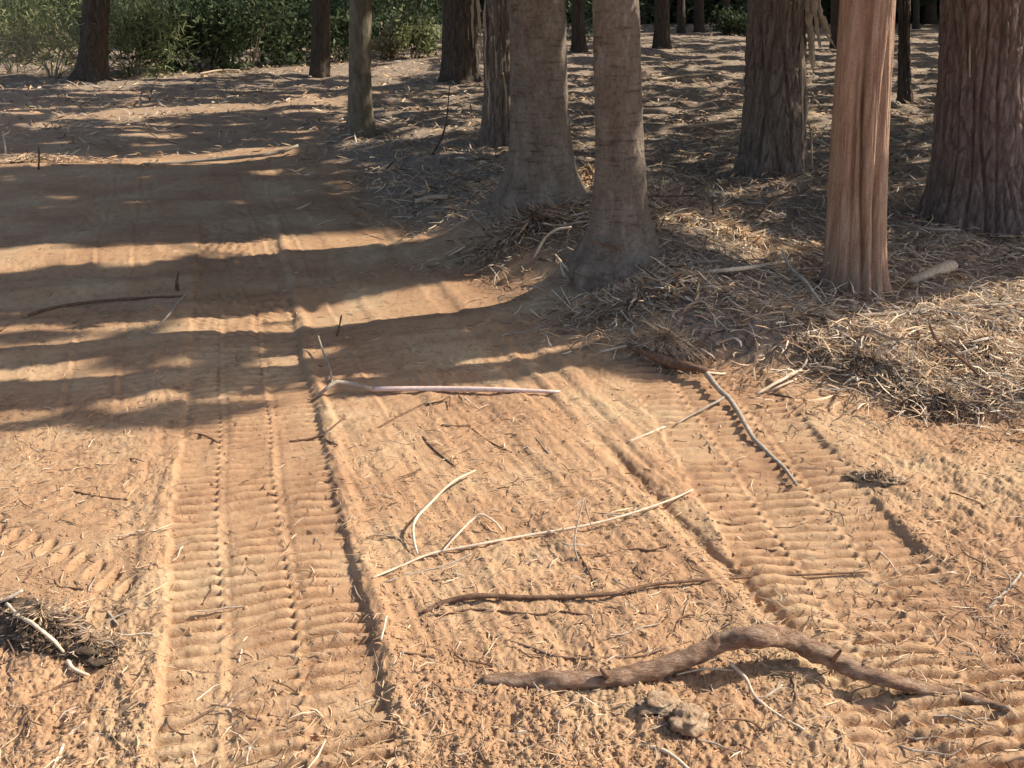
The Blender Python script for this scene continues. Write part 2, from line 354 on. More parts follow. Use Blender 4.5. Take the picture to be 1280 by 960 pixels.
def add_tree(label, base, top, by, kind, mat, seed, H=13, flare=.22, hi=None, nth=180, nz=190, name='conifer_tree', group=None, shade_crown=True):
    cx = (base[0] + base[1]) / 2
    p = at(cx, by); dep = p.y * math.cos(PITCH) - (p.z - CAMH) * math.sin(PITCH)
    r0 = (base[1] - base[0]) / 2 * dep / F
    p = Vector((p.x * (1 + .85 * r0 / p.y), p.y + .85 * r0, 0)); p.z = ground(p.x, p.y)
    dep = p.y * math.cos(PITCH) - (p.z - CAMH) * math.sin(PITCH)
    r = ray((top[0] + top[1]) / 2, 0); tt = p.y / r[1]; pt = Vector((r[0] * tt, p.y, CAMH + r[2] * tt)); dpt = pt.y * math.cos(PITCH) - (pt.z - CAMH) * math.sin(PITCH)
    rt = (top[1] - top[0]) / 2 * dpt / F; r0 = (base[1] - base[0]) / 2 * dep / F
    e = empty(name, p, label, 'tree', group)
    link('trunk', trunk_mesh('trunk', p, pt, r0, rt, kind, seed, H, (hi or pt.z + .35), nth, nz, flare), mat, e)
    TREES.append(dict(o=e, x=p.x, y=p.y, z=p.z, H=H, r=rt, d=(pt - p), r0=r0, top=pt))
    return TREES[-1]
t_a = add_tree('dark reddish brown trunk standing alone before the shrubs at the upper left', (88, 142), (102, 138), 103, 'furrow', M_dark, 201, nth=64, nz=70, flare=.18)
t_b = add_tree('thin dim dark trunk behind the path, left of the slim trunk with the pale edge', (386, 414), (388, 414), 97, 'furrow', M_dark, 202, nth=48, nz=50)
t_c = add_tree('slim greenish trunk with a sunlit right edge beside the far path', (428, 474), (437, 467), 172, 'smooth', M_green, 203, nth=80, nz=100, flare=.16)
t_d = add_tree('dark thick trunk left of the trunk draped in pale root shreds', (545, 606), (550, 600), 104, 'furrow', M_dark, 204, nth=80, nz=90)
t_e = add_tree('dark reddish trunk with pale shredded bark, half hidden by the big smooth trunk', (594, 650), (604, 642), 183, 'furrow', M_furrow, 205, nth=90, nz=110, flare=.2)
t_f = add_tree('thick smooth grey brown trunk with a broad flared foot on a littered mound', (618, 736), (635, 710), 266, 'smooth', M_smooth, 206, flare=.2)
t_g = add_tree('smooth brown trunk at the corner of the path, nearest of the smooth trunks', (708, 838), (737, 803), 350, 'smooth', M_smooth2, 207, flare=.17)
t_h = add_tree('rough furrowed brown trunk with pale bark shreds peeling off its right side', (916, 1013), (932, 1014), 226, 'furrow', M_furrow, 208, flare=.2, nth=250, nz=180)
t_i = add_tree('reddish stripped trunk with deep vertical flutes and no rough bark', (1019, 1114), (1050, 1128), 378, 'flute', M_red, 209, flare=.2, nth=250, nz=180)
t_j = add_tree('wide purple brown furrowed trunk at the right edge of the wood', (1146, 1296), (1174, 1290), 292, 'furrow', M_furrow2, 210, flare=.25, nth=290, nz=180)
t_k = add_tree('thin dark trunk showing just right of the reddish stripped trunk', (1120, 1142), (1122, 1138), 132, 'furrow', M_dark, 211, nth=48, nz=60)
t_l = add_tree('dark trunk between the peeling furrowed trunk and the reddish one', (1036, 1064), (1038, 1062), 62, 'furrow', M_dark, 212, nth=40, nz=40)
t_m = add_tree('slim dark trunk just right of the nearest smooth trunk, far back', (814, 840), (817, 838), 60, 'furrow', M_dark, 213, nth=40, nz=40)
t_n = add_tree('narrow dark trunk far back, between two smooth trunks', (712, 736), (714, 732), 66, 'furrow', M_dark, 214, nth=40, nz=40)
FARL = ['far trunk just right of the slim dark trunk behind the nearest smooth trunk', 'second far trunk right of the slim dark trunk behind the nearest smooth trunk', 'far trunk close to the left side of the peeling furrowed trunk', 'small far trunk midway between the nearest smooth trunk and the peeling one', 'far trunk hidden behind the bark shreds of the peeling trunk', 'very thin far trunk left of the wide furrowed trunk', 'far trunk touching the left edge of the wide furrowed trunk', 'thin far trunk among shrubs right of the slim greenish trunk',
 'thin far trunk left of the dark thick trunk', 'thin far trunk among the deep green shrubs of the hedge', 'far trunk hidden in the middle of the hedge', 'thin far trunk left of the thin dim trunk', 'thin far trunk behind the sunlit narrow leaved shrub', 'thin far trunk behind the pale feathery shrub at the upper left', 'hair thin far trunk right beside the slim greenish trunk', 'far trunk hidden behind the nearest smooth trunk', 'far trunk hidden behind the peeling trunk', 'far trunk hidden behind the thick smooth trunk', 'far trunk hidden behind the wide furrowed trunk', 'rightmost far trunk hidden behind the wide furrowed trunk']
for i, (l, r, by) in enumerate([(845, 858, 42), (866, 882, 40), (902, 914, 44), (884, 894, 28), (1012, 1026, 34), (1140, 1150, 36), (1152, 1172, 30), (500, 512, 60), (522, 530, 46), (330, 344, 66), (250, 262, 60), (366, 374, 58), (180, 190, 60), (60, 72, 62), (476, 484, 40), (800, 810, 30), (925, 935, 30), (680, 695, 45), (1200, 1225, 26), (1245, 1262, 34)]):
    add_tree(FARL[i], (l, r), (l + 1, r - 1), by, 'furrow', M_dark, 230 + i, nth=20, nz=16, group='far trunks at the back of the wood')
# trees standing outside the picture, to the right and left, holding leaves placed to shade the wood
def side_tree(x, y, r, seed, lab):
    z = ground(x, y); e = empty('conifer_tree', (x, y, z), lab, 'tree', 'trees standing outside the picture')
    link('trunk', trunk_mesh('trunk', (x, y, z), (x + .05, y, z + 1.5), r * 1.4, r, 'furrow', seed, 14, 2.5, 32, 24), M_furrow, e)
    TREES.append(dict(o=e, x=x, y=y, z=z, H=14, r=r, d=Vector((.05, 0, 1.5)), r0=r, top=Vector((x, y, 1.5))))
for i, (x, y) in enumerate([(6.6, 7.3), (9.5, 10.1), (8.6, 10.6), (12.5, 12.4), (15, 18), (19, 24), (12, 10.5), (26, 30), (-7.5, 7.5), (-9.8, 11.5)]):
    side_tree(x, y, .2, 260 + i, 'conifer standing outside the picture with leaves placed to shade the wood')
# limbs
LM = []
for k in range(4):
    V, Fc, cp = tube_data([(0, 0, 0), (.8, .1, .12), (1.7, -.1, .35), (2.5, .05, .45)], [.05, .035, .022, .01], 6, 300 + k)
    me = bpy.data.meshes.new('limb'); me.from_pydata(V.tolist(), [], Fc.tolist() + cp.tolist()); me.materials.append(M_dark); LM.append(me)
for T_ in TREES:
    for k in range(5):
        o = link('limb', LM[k % 4], None, T_['o']); zz = 4.5 + k * 1.6
        q = 1 + (zz - T_['d'].z) * .35 / T_['d'].z
        o.location = (T_['d'].x * q, T_['d'].y * q, zz); o.rotation_euler = (0, -.2, k * 2.4 + T_['x']); o.scale = (1 - k * .1,) * 3

# ------------------------------------------------------------------ unseen canopy: leaves placed along sun rays to shape the ground shade
def poly_in(px, py, P):
    P = np.array(P, float); ins = np.zeros(px.shape, bool); j = len(P) - 1
    for i in range(len(P)):
        xi, yi = P[i]; xj, yj = P[j]
        if yi != yj:
            c_ = ((yi > py) != (yj > py)) & (px < (xj - xi) * (py - yi) / (yj - yi) + xi); ins ^= c_
        j = i
    return ins
BX = [-400, 0, 100, 240, 420, 640, 700, 790, 860, 950, 1050, 1150, 1280, 1700]; BY = [572, 540, 528, 516, 498, 470, 462, 462, 452, 432, 408, 382, 352, 300]
def strip(px, py, pts, th, wob=2.0, sd=0):
    xs = [p[0] for p in pts]; c_ = np.interp(px, xs, [p[1] for p in pts]) + wob * perlin(px / 45, px * 0 + sd, 400 + sd)
    tt = th * (1 + .5 * perlin(px / 60, px * 0 + sd + .5, 410 + sd))
    return (np.abs(py - c_) < tt / 2) & (px > xs[0]) & (px < xs[-1])
def lit_mask(x, y):
    """traced mask: ground to be left sunlit when leaves are placed"""
    px, py = to_px(x, y, macro(x, y))
    lit = py > np.interp(px, BX, BY) + 3 * perlin(px / 30, px * 0, 420)
    lit |= strip(px, py, [(-300, 490), (0, 466), (170, 455), (230, 444), (330, 450), (430, 436)], 18, sd=1)
    lit |= strip(px, py, [(-300, 548), (0, 522), (200, 502), (280, 503), (420, 488)], 18, sd=2)
    lit |= strip(px, py, [(-300, 448), (0, 436), (190, 425)], 8, sd=3)
    up = np.interp(px, [-300, 0, 190, 300, 430, 560, 712], [420, 411, 399, 390, 375, 353, 328]); lo = np.interp(px, [-300, 0, 190, 330, 480, 600, 716], [454, 440, 428, 417, 411, 392, 358])
    lit |= (py > up) & (py < lo) & (px < 716) & ((px > 430) | (perlin(px / 70, py / 9, 430) > -.42))
    up = np.interp(px, [-300, 0, 250, 500, 575], [320, 311, 300, 286, 282]); lo = np.interp(px, [-300, 0, 140, 280, 500, 575], [355, 343, 333, 319, 307, 302])
    lit |= (py > up) & (py < lo) & (px < 575)
    lit |= strip(px, py, [(-300, 212), (0, 205), (120, 205), (240, 199), (375, 186)], 13, sd=4)
    lit |= strip(px, py, [(60, 146), (150, 143), (300, 134), (440, 124)], 10, sd=5)
    lit |= strip(px, py, [(70, 110), (180, 106)], 8, sd=6) | strip(px, py, [(170, 98), (300, 91), (420, 83)], 9, sd=7)
    lit |= strip(px, py, [(80, 262), (210, 255)], 4, sd=8) | strip(px, py, [(300, 240), (390, 233)], 4, sd=9)
    lit |= (px < 440) & (py > 95) & (py < 300) & (perlin(px / 130, py / 3.0, 465) > .42)
    lit |= (px < 420) & (py > 100) & (py < 200) & (perlin(px / 110, py / 2.5, 466) > .50)
    lit |= poly_in(px, py, [(815, 275), (880, 258), (1025, 280), (1022, 318), (940, 336), (840, 305)]) & (perlin(px / 22, py / 7, 440) > -.22)
    lit |= poly_in(px, py, [(700, 232), (735, 236), (722, 262), (640, 266), (600, 285), (540, 292), (600, 268)])
    far = (py < 250) & (py > 42) & (px > 400) & ((perlin(px / 55, py / 4.5, 450) + .5 * perlin(px / 20, py / 3, 451)) > .0)
    farl = (py < 180) & (px <= 400) & (perlin(px / 110, py / 3.2, 460) > .30)
    lit |= far | farl
    lit |= (py < 95) & (px < 560) & ((perlin(px / 60, py / 20, 470) > -.05) | (px < 240))      # gaps above the shrubs
    return lit & (py > 30)
def leaves_mesh(name, P, L, W, up=.0, droop=0.0, dirs=None):
    n = len(P); a = RNG.normal(size=(n, 3)) if dirs is None else dirs
    a[:, 2] += up; a /= np.linalg.norm(a, axis=1)[:, None]
    r = RNG.normal(size=(n, 3)); b_ = np.cross(a, r); b_ /= np.linalg.norm(b_, axis=1)[:, None]
    L = np.broadcast_to(L, n)[:, None]; W = np.broadcast_to(W, n)[:, None]
    v0 = P - a * L * .5; v1 = P + b_ * W * .5; v2 = P + a * L * .5; v2[:, 2] -= droop * L[:, 0]; v3 = P - b_ * W * .5
    V = np.stack([v0, v1, v2, v3], 1).reshape(-1, 3); Fc = np.arange(4 * n).reshape(-1, 4)
    return mesh_np(name, V, Fc, smooth=False)
Sv = np.array(S)
TX = np.array([[T_['x'], T_['y']] for T_ in TREES]); buckets = [[] for _ in TREES]
def in_trunk_light_gap(P):
    m = np.zeros(len(P), bool); sh = np.hypot(Sv[0], Sv[1]); ux, uy = Sv[0] / sh, Sv[1] / sh
    for T_, thr in ((t_c, -.5), (t_f, -.3), (t_g, -.2), (t_h, .22), (t_i, -.25), (t_j, .2), (t_e, .1)):
        dx = P[:, 0] - T_['x']; dy = P[:, 1] - T_['y']; al = dx * ux + dy * uy; pe = -dx * uy + dy * ux; zz = P[:, 2] - al / sh * Sv[2] - T_['z']
        m |= (al > 0) & (np.abs(pe) < T_['r'] * .95) & (zz > .12) & (zz < 2.6) & (perlin(zz * 2.3 + T_['x'], pe * 7, 480) > thr)
    return m
def drop_shade_leaves(x0, x1, y0, y1, n, z0, z1, L, W):  # added leaves, each set up-sun of ground that is to be shaded
    x = RNG.uniform(x0, x1, n); y = RNG.uniform(y0, y1, n)
    k = ~lit_mask(x, y); x, y = x[k], y[k]; g = macro(x, y)
    h = RNG.uniform(z0, z1, len(x)); t_ = h / Sv[2]
    P = np.stack([x + Sv[0] * t_, y + Sv[1] * t_, g + h], 1)
    P = P[~in_trunk_light_gap(P)]  # leaves cleared so that sun patches fall on chosen trunks
    d = ((P[:, None, :2] - TX[None]) ** 2).sum(2); near = d.argmin(1)
    for i in range(len(TREES)):
        m = near == i
        if m.any(): buckets[i].append((P[m], L, W))
drop_shade_leaves(-3.6, 3.2, 3.0, 4.9, 66000, 2.3, 3.2, .055, .04)
drop_shade_leaves(-4.5, 5.2, 4.9, 7.5, 40000, 2.9, 5.2, .12, .075)
drop_shade_leaves(-6, -3.6, 3.0, 4.9, 5000, 2.6, 5.2, .2, .1)
drop_shade_leaves(3.2, 5.2, 3.4, 4.9, 6000, 2.9, 5.2, .12, .075)
drop_shade_leaves(-8, 9, 7.5, 13, 36000, 4, 8, .28, .15)
drop_shade_leaves(-13, 9, 13, 22, 42000, 4.5, 9, .30, .18)
drop_shade_leaves(9, 20, 13, 22, 8000, 5, 11, .62, .34)
drop_shade_leaves(-16, 20, 22, 30, 18000, 5, 11, .62, .34)
drop_shade_leaves(-16, -13, 13, 22, 3000, 5, 11, .62, .34)
drop_shade_leaves(-30, 40, 30, 70, 16000, 6, 12, 1.4, .8)
drop_shade_leaves(5.2, 12, 3.9, 7.5, 9000, 4, 9, .35, .2)
for i, T_ in enumerate(TREES):
    n = 420; z = RNG.uniform(5.5, T_['H'], n); rr = 2.3 * (1 - (z - 5.5) / (T_['H'] - 4.5)) * np.sqrt(RNG.random(n)); th = RNG.random(n) * 6.283
    P = np.stack([T_['x'] + rr * np.cos(th), T_['y'] + rr * np.sin(th), T_['z'] + z], 1)
    t_ = P[:, 2] / Sv[2]; gx = P[:, 0] - Sv[0] * t_; gy = P[:, 1] - Sv[1] * t_
    P = P[~lit_mask(gx, gy) | (gx < -.75 * np.maximum(gy, 1) - 1)]; buckets[i].append((P, .5, .3))  # own crown leaves left out where the ground is to stay sunlit
for i, T_ in enumerate(TREES):
    P = np.concatenate([b_[0] for b_ in buckets[i]]) - np.array(T_['o'].location)
    L = np.concatenate([np.full(len(b_[0]), b_[1]) for b_ in buckets[i]]); W = np.concatenate([np.full(len(b_[0]), b_[2]) for b_ in buckets[i]])
    s_ = RNG.uniform(.7, 1.25, len(P))
    if len(P): link('shade_crown', leaves_mesh('shade_crown', P, L * s_, W * s_), M_leaf, T_['o'])  # crown leaves together with those placed to shape the shade

# ------------------------------------------------------------------ shrubs at the back
def shrub(px, py, wd, ht, label, mat, n, seed, dens=1.0, mat2=None, blade=False, group=None):
    p = at(px, py); rg = np.random.default_rng(seed)
    e = empty('shrub', p, label, 'shrub', group)
    c_ = rg.normal(size=(14, 3)) * [wd * .28, wd * .22, ht * .2] + [0, 0, ht * .5]
    k = rg.integers(0, 14, n); P = c_[k] + rg.normal(size=(n, 3)) * [wd * .13, wd * .11, ht * .14]; P[:, 2] = np.abs(P[:, 2])
    d = P - np.array([0, 0, -.2]); d = d / np.linalg.norm(d, axis=1)[:, None] + rg.normal(size=(n, 3)) * .7
    L, W = ((.22, .022) if blade else (.13, .06))
    sc = rg.uniform(.6, 1.5, n)
    link('foliage', leaves_mesh('foliage', P, L * sc, W * sc, 0, .15, d), mat, e)
    for q in range(7):
        tip = c_[q]; link_pts = [(tip[0] * .1, tip[1] * .1, -.05), (tip[0] * .4 + .05, tip[1] * .4, tip[2] * .5), tuple(tip)]
        tube('stem', link_pts, [.018, .012, .005], mat2 or M_grey, e, 5, seed + q, sub=3)
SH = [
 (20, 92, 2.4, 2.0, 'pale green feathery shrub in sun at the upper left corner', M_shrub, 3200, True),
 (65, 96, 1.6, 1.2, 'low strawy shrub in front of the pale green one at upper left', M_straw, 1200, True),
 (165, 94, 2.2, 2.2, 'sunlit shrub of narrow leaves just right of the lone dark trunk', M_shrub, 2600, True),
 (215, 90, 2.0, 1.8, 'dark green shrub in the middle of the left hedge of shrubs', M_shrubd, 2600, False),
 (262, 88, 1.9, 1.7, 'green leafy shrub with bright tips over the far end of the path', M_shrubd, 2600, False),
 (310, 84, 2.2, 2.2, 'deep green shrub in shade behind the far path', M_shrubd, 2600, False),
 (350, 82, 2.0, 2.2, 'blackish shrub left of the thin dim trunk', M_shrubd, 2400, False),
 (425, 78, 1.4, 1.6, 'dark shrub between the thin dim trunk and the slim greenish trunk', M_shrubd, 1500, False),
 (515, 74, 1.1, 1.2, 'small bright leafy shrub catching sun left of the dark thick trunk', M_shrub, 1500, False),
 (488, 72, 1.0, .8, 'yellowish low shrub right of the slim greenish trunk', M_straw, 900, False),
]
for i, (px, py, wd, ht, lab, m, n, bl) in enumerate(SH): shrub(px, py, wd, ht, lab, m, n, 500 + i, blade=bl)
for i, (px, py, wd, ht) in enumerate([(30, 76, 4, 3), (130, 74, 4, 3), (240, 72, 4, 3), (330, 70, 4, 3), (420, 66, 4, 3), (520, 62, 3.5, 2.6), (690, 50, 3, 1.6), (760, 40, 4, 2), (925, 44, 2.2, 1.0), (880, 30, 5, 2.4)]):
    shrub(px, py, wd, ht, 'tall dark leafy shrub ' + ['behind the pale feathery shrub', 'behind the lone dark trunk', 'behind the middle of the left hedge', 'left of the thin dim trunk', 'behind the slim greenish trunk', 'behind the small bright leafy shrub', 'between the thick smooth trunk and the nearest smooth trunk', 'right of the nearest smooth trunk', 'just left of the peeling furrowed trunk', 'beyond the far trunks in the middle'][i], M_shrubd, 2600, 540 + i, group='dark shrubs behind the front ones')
# far wood: dense mass
def far_wood():
    n = 26000; x = RNG.uniform(-60, 75, n); y = RNG.uniform(52, 75, n) - np.where(x < -4, 22, 0); z = np.abs(RNG.normal(size=n)) * 2.2
    me = leaves_mesh('distant_wood', np.stack([x, y, z], 1), RNG.uniform(.8, 2, n), RNG.uniform(.4, 1, n)); tag(link('distant_wood', me, M_shrubd), kind='stuff')
far_wood()

# ------------------------------------------------------------------ litter
def ribbons(name, x, y, L, W, lift, col, seed, pitch=.25, curve=1.2, base=None, mat=None, sec=4):
    rg = np.random.default_rng(seed); n = len(x)
    ph = rg.random(n) * 6.283; kv = rg.normal(size=n) * curve; pt = rg.normal(size=n) * pitch
    s = np.linspace(-.5, .5, sec)
    g = macro(x, y) + detail(x, y)[0] if base is None else base
    pts = np.zeros((n, sec, 3)); ang = ph[:, None] + kv[:, None] * s[None] ; ds = L / (sec - 1)
    pts[:, :, 0] = x[:, None] + np.cumsum(np.cos(ang), 1) * ds[:, None]; pts[:, :, 1] = y[:, None] + np.cumsum(np.sin(ang), 1) * ds[:, None]
    pts[:, :, :2] -= (pts[:, :, :2].mean(1) - np.stack([x, y], 1))[:, None, :]
    arch = rg.uniform(-.1, .35, n) * L
    pts[:, :, 2] = (g + lift)[:, None] + (s[None] * L[:, None]) * np.sin(pt)[:, None] + arch[:, None] * (.25 - s[None] ** 2)
    nx = -np.sin(ang); ny = np.cos(ang)
    wv = W[:, None] * np.array([.5] + [1] * (sec - 2) + [.25])[None] * .5
    roll = rg.normal(size=n) * .5
    off = np.stack([nx * wv * np.cos(roll)[:, None], ny * wv * np.cos(roll)[:, None], wv * np.sin(roll)[:, None]], -1)
    mid = pts.copy(); mid[:, :, 2] += wv * .7
    V = np.stack([pts - off, mid, pts + off], 2)       # n,sec,3,3
    idx = np.arange(n * sec * 3).reshape(n, sec, 3)
    f1 = np.stack([idx[:, :-1, 0], idx[:, 1:, 0], idx[:, 1:, 1], idx[:, :-1, 1]], -1); f2 = np.stack([idx[:, :-1, 1], idx[:, 1:, 1], idx[:, 1:, 2], idx[:, :-1, 2]], -1)
    Fc = np.concatenate([f1.reshape(-1, 4), f2.reshape(-1, 4)])
    return mesh_np(name, V.reshape(-1, 3), Fc, smooth=False, col=np.repeat(col, sec * 3, 0))
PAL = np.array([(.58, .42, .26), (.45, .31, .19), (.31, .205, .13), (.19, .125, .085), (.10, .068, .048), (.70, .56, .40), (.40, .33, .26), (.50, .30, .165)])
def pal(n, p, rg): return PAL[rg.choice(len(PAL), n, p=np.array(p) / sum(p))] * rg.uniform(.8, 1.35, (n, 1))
def scatter_px(n, x0, x1, y0, y1, rg):
    px = rg.uniform(x0, x1, n); py = rg.uniform(y0, y1, n)
    dx = (px - CX) / F; dy = (CY - py) / F; rz = -math.sin(PITCH) + dy * math.cos(PITCH); ry = math.cos(PITCH) + dy * math.sin(PITCH)
    t_ = (.05 - CAMH) / rz; return dx * t_, ry * t_
rg = np.random.default_rng(5)
x, y = scatter_px(72000, -250, 1560, 45, 560, rg)
lt = np.maximum(detail(x, y)[1], .30 * sstep(-.75, .1, x - edge_x(y))); k = rg.random(len(x)) < lt * np.clip(1.15 + .7 * perlin(x * 1.5, y * 1.5, 601), .3, 1); x, y = x[k], y[k]; n = len(x)
dist = np.sqrt(x * x + y * y)
L = rg.uniform(.04, .17, n) * (1 + dist * .02); W = (.003 + .008 * rg.random(n) ** 2) * np.clip(dist / 5, 1, 3)
clump = np.clip(perlin(x * 3, y * 3, 602) + .3, 0, 1)
me = ribbons('wood_floor_litter', x, y, L, W, rg.uniform(-.005, .035, n) + .03 * clump, pal(n, [5, 4, 4, 2, 1.5, 3.5, 5, 2], rg), 6, .35, 2.0)
tag(link('wood_floor_litter', me, M_litter), kind='stuff')
# debris on the graded earth
x, y = scatter_px(50000, -150, 1430, 90, 990, rg)
d_, lt, tr = detail(x, y); k = (rg.random(len(x)) < (.25 + .9 * np.clip(perlin(x * 1.3, y * 1.3, 611) + .1, 0, 1)) * (1 - .5 * tr)) & (lt < .5); x, y = x[k], y[k]; n = len(x)
me = ribbons('soil_debris', x, y, rg.uniform(.012, .045, n) + .07 * rg.random(n) ** 4, rg.uniform(.0015, .005, n), rg.uniform(0, .006, n), pal(n, [2, 5, 5, 4, 3, .8, 2, 4], rg), 7, .12, 1.2, sec=3)
tag(link('soil_debris', me, M_litter), kind='stuff')
# crumbs of soil
def crumbs(name, x, y, r, mat, seed, kind='stuff', parent=None, zoff=None):
    rg = np.random.default_rng(seed); n = len(x); ph = (1 + 5 ** .5) / 2
    ico = np.array([(-1, ph, 0), (1, ph, 0), (-1, -ph, 0), (1, -ph, 0), (0, -1, ph), (0, 1, ph), (0, -1, -ph), (0, 1, -ph), (ph, 0, -1), (ph, 0, 1), (-ph, 0, -1), (-ph, 0, 1)]) / 1.9
    fc = np.array([(0, 11, 5), (0, 5, 1), (0, 1, 7), (0, 7, 10), (0, 10, 11), (1, 5, 9), (5, 11, 4), (11, 10, 2), (10, 7, 6), (7, 1, 8), (3, 9, 4), (3, 4, 2), (3, 2, 6), (3, 6, 8), (3, 8, 9), (4, 9, 5), (2, 4, 11), (6, 2, 10), (8, 6, 7), (9, 8, 1)])
    g = macro(x, y) + detail(x, y)[0]
    if zoff is not None: g = g + zoff
    V = ico[None] * rg.uniform(.65, 1.3, (n, 12, 1)) * r[:, None, None] * rg.uniform(.7, 1.3, (n, 1, 3)) * [1, 1, .7] + np.stack([x, y, g + r * .2], 1)[:, None]
    Fc = (np.arange(n) * 12)[:, None, None] + fc[None]
    return mesh_np(name, V.reshape(-1, 3), Fc.reshape(-1, 3), smooth=False)
x, y = scatter_px(52000, -150, 1430, 480, 1000, rg)
d_, lt, tr = detail(x, y); pr = .10 + .55 * np.clip(perlin(x * 2.2, y * 2.2, 621) + .15, 0, 1)
px_, py_ = to_px(x, y, 0); pr = pr + .35 * np.exp(-((px_ - 650) / 330) ** 2 - ((py_ - 900) / 80) ** 2) + .3 * np.exp(-((px_ - 60) / 140) ** 2 - ((py_ - 880) / 110) ** 2)
k = (rg.random(len(x)) < pr * (1 - .6 * tr)) & (lt < .6); x, y = x[k], y[k]
me = crumbs('soil_crumbs', x, y, rg.uniform(.001, .0042, len(x)) * np.where(rg.random(len(x)) < .05, 2.0, 1), M_soil, 8)
me.attributes.new('litter', 'FLOAT', 'POINT'); tag(link('soil_crumbs', me, M_soil), kind='stuff')

# ------------------------------------------------------------------ sticks, roots, logs traced where they lie
def stick(name, pts, r, mat, label, cat, sides=7, knob=.14, seed=None, group=None, sub=5, sink=.25, branches=()):
    """pts: (px, py, height above ground of the centre line, m)"""
    P = []
    for q in pts:
        h = q[2] if len(q) > 2 else 0.0
        p = at(q[0], q[1], 0.0); gz = ground(p.x, p.y) - float(macro(p.x, p.y)); p = at(q[0], q[1], max(gz + h + r[0] * .35, -.05)); P.append(p)
    rr = np.interp(np.linspace(0, 1, len(P)), np.linspace(0, 1, len(r)), r)
    seed = seed or random.randint(1, 9999)
    if not branches:
        o = tube(name, P, rr, mat, None, sides, seed, knob, sub); return tag(o, label, cat, group)
    e = empty(name, P[0], label, cat, group)
    o = tube('main_stem', P, rr, mat, e, sides, seed, knob, sub, origin=P[0])
    for bp, br in branches:
        Q = []
        for q in bp:
            p = at(q[0], q[1], 0.0); gz = ground(p.x, p.y) - float(macro(p.x, p.y)); Q.append(at(q[0], q[1], gz + (q[2] if len(q) > 2 else 0) + br[0] * .4))
        tube('side_twig', Q, np.interp(np.linspace(0, 1, len(Q)), np.linspace(0, 1, len(br)), br), mat, e, 6, seed + 3, knob, sub, origin=P[0])
    return e
stick('crooked_root', [(604, 850, 0), (650, 850, .004), (705, 851, .008), (760, 850, .014), (810, 838, .022), (860, 822, .045), (900, 803, .075), (945, 796, .10), (985, 798, .10), (1030, 818, .07), (1075, 840, .035), (1120, 854, .022), (1170, 864, .018), (1215, 876, .014), (1262, 886, .008)],
      [.013, .021, .024, .022, .024, .024, .025, .026, .026, .025, .021, .019, .016, .013, .008], M_root, 'thick crooked brown root arching off the soil in the right foreground', 'root', sides=24, knob=.12, sub=12,
      branches=[([(1180, 868, .004), (1215, 862, .006), (1250, 880, .004)], [.004, .0025]), ([(1120, 850, .02), (1080, 832, .05), (1092, 826, .06)], [.003, .002]), ([(760, 846, .03), (752, 836, .05)], [.009, .006]), ([(1040, 826, .08), (1052, 812, .11)], [.007, .004])])
stick('fallen_twig', [(912, 828, .03), (932, 848, .02), (945, 872, .008), (975, 895, .004), (1005, 912, .003)], [.004, .0045, .0035, .003], M_pale, 'pale crooked twig coming from under the thick crooked root', 'twig', branches=[([(945, 872, .008), (960, 870, .02), (978, 856, .03)], [.003, .002]), ([(846, 843, .01), (880, 836, .02), (918, 838, .02)], [.003, .002])])
stick('fallen_twig', [(802, 932), (830, 938), (862, 962), (880, 985)], [.0045, .004], M_pale, 'pale twig running off the bottom edge below the clod', 'twig')
stick('fallen_twig', [(620, 796), (660, 808), (705, 822), (760, 822), (800, 820), (830, 810), (862, 802)], [.0028, .0035, .003, .0025], M_root, 'thin wavy root lying just above the left end of the thick root', 'root')
stick('long_root', [(528, 766, .0), (560, 752, .004), (600, 745, .008), (660, 747, .008), (715, 746, .008), (765, 742, .009), (810, 732, .012), (865, 726, .014), (930, 722, .016), (1010, 718, .014), (1085, 715, .010)], [.007, .0085, .008, .007, .006, .005, .0045, .0035, .003], M_rootd, 'long dark root stretching across the middle of the bare soil', 'root', sides=8)
stick('thin_root', [(545, 770), (590, 762), (640, 765), (672, 768), (700, 764), (730, 768), (762, 765), (800, 766), (835, 772)], [.0035, .003, .0025], M_rootd, 'thin dark wriggling root just below the long dark root', 'root')
stick('long_stick', [(466, 722, .002), (500, 708, .004), (540, 692, .010), (600, 680, .014), (660, 669, .016), (720, 659, .018), (760, 650, .02), (800, 638, .02), (840, 624, .016), (866, 612, .012)], [.003, .004, .0042, .004, .004, .0035, .003], M_pale, 'long thin pale stick crossing the bare soil from the track towards the wood', 'stick')
stick('bent_twig', [(594, 588, .03), (565, 603, .035), (535, 632, .04), (518, 652, .04), (517, 672, .025), (522, 692, .008)], [.003, .005, .005, .0045, .0035], M_pale, 'pale bent twig standing in a hook over the left end of the long thin stick', 'twig')
stick('arched_twig', [(552, 690, .01), (570, 670, .03), (590, 650, .045), (602, 643, .05), (618, 652, .035), (628, 664, .01)], [.0035, .004, .0035, .003], M_pale, 'pale twig arching up over the long thin stick', 'twig')
stick('fallen_twig', [(480, 728), (520, 716), (560, 706), (590, 692)], [.003, .0035, .0025], M_grey, 'greyish twig lying alongside the left end of the long thin stick', 'twig')
stick('upright_twig', [(722, 700, .0), (718, 680, .03), (722, 655, .07), (730, 622, .12)], [.0035, .003, .002], M_grey, 'short twig standing up where the long thin stick passes', 'twig', branches=[([(730, 622, .12), (736, 648, .07), (742, 664, .03)], [.002, .002])])
stick('fallen_twig', [(722, 690), (735, 712), (745, 735)], [.003, .002], M_rootd, 'short dark twig pointing down from the upright twig to the long dark root', 'twig')
stick('thin_root', [(742, 696), (770, 690), (795, 686), (815, 688), (836, 680)], [.003, .004, .003], M_rootd, 'short dark knotty root right of the upright twig', 'root')
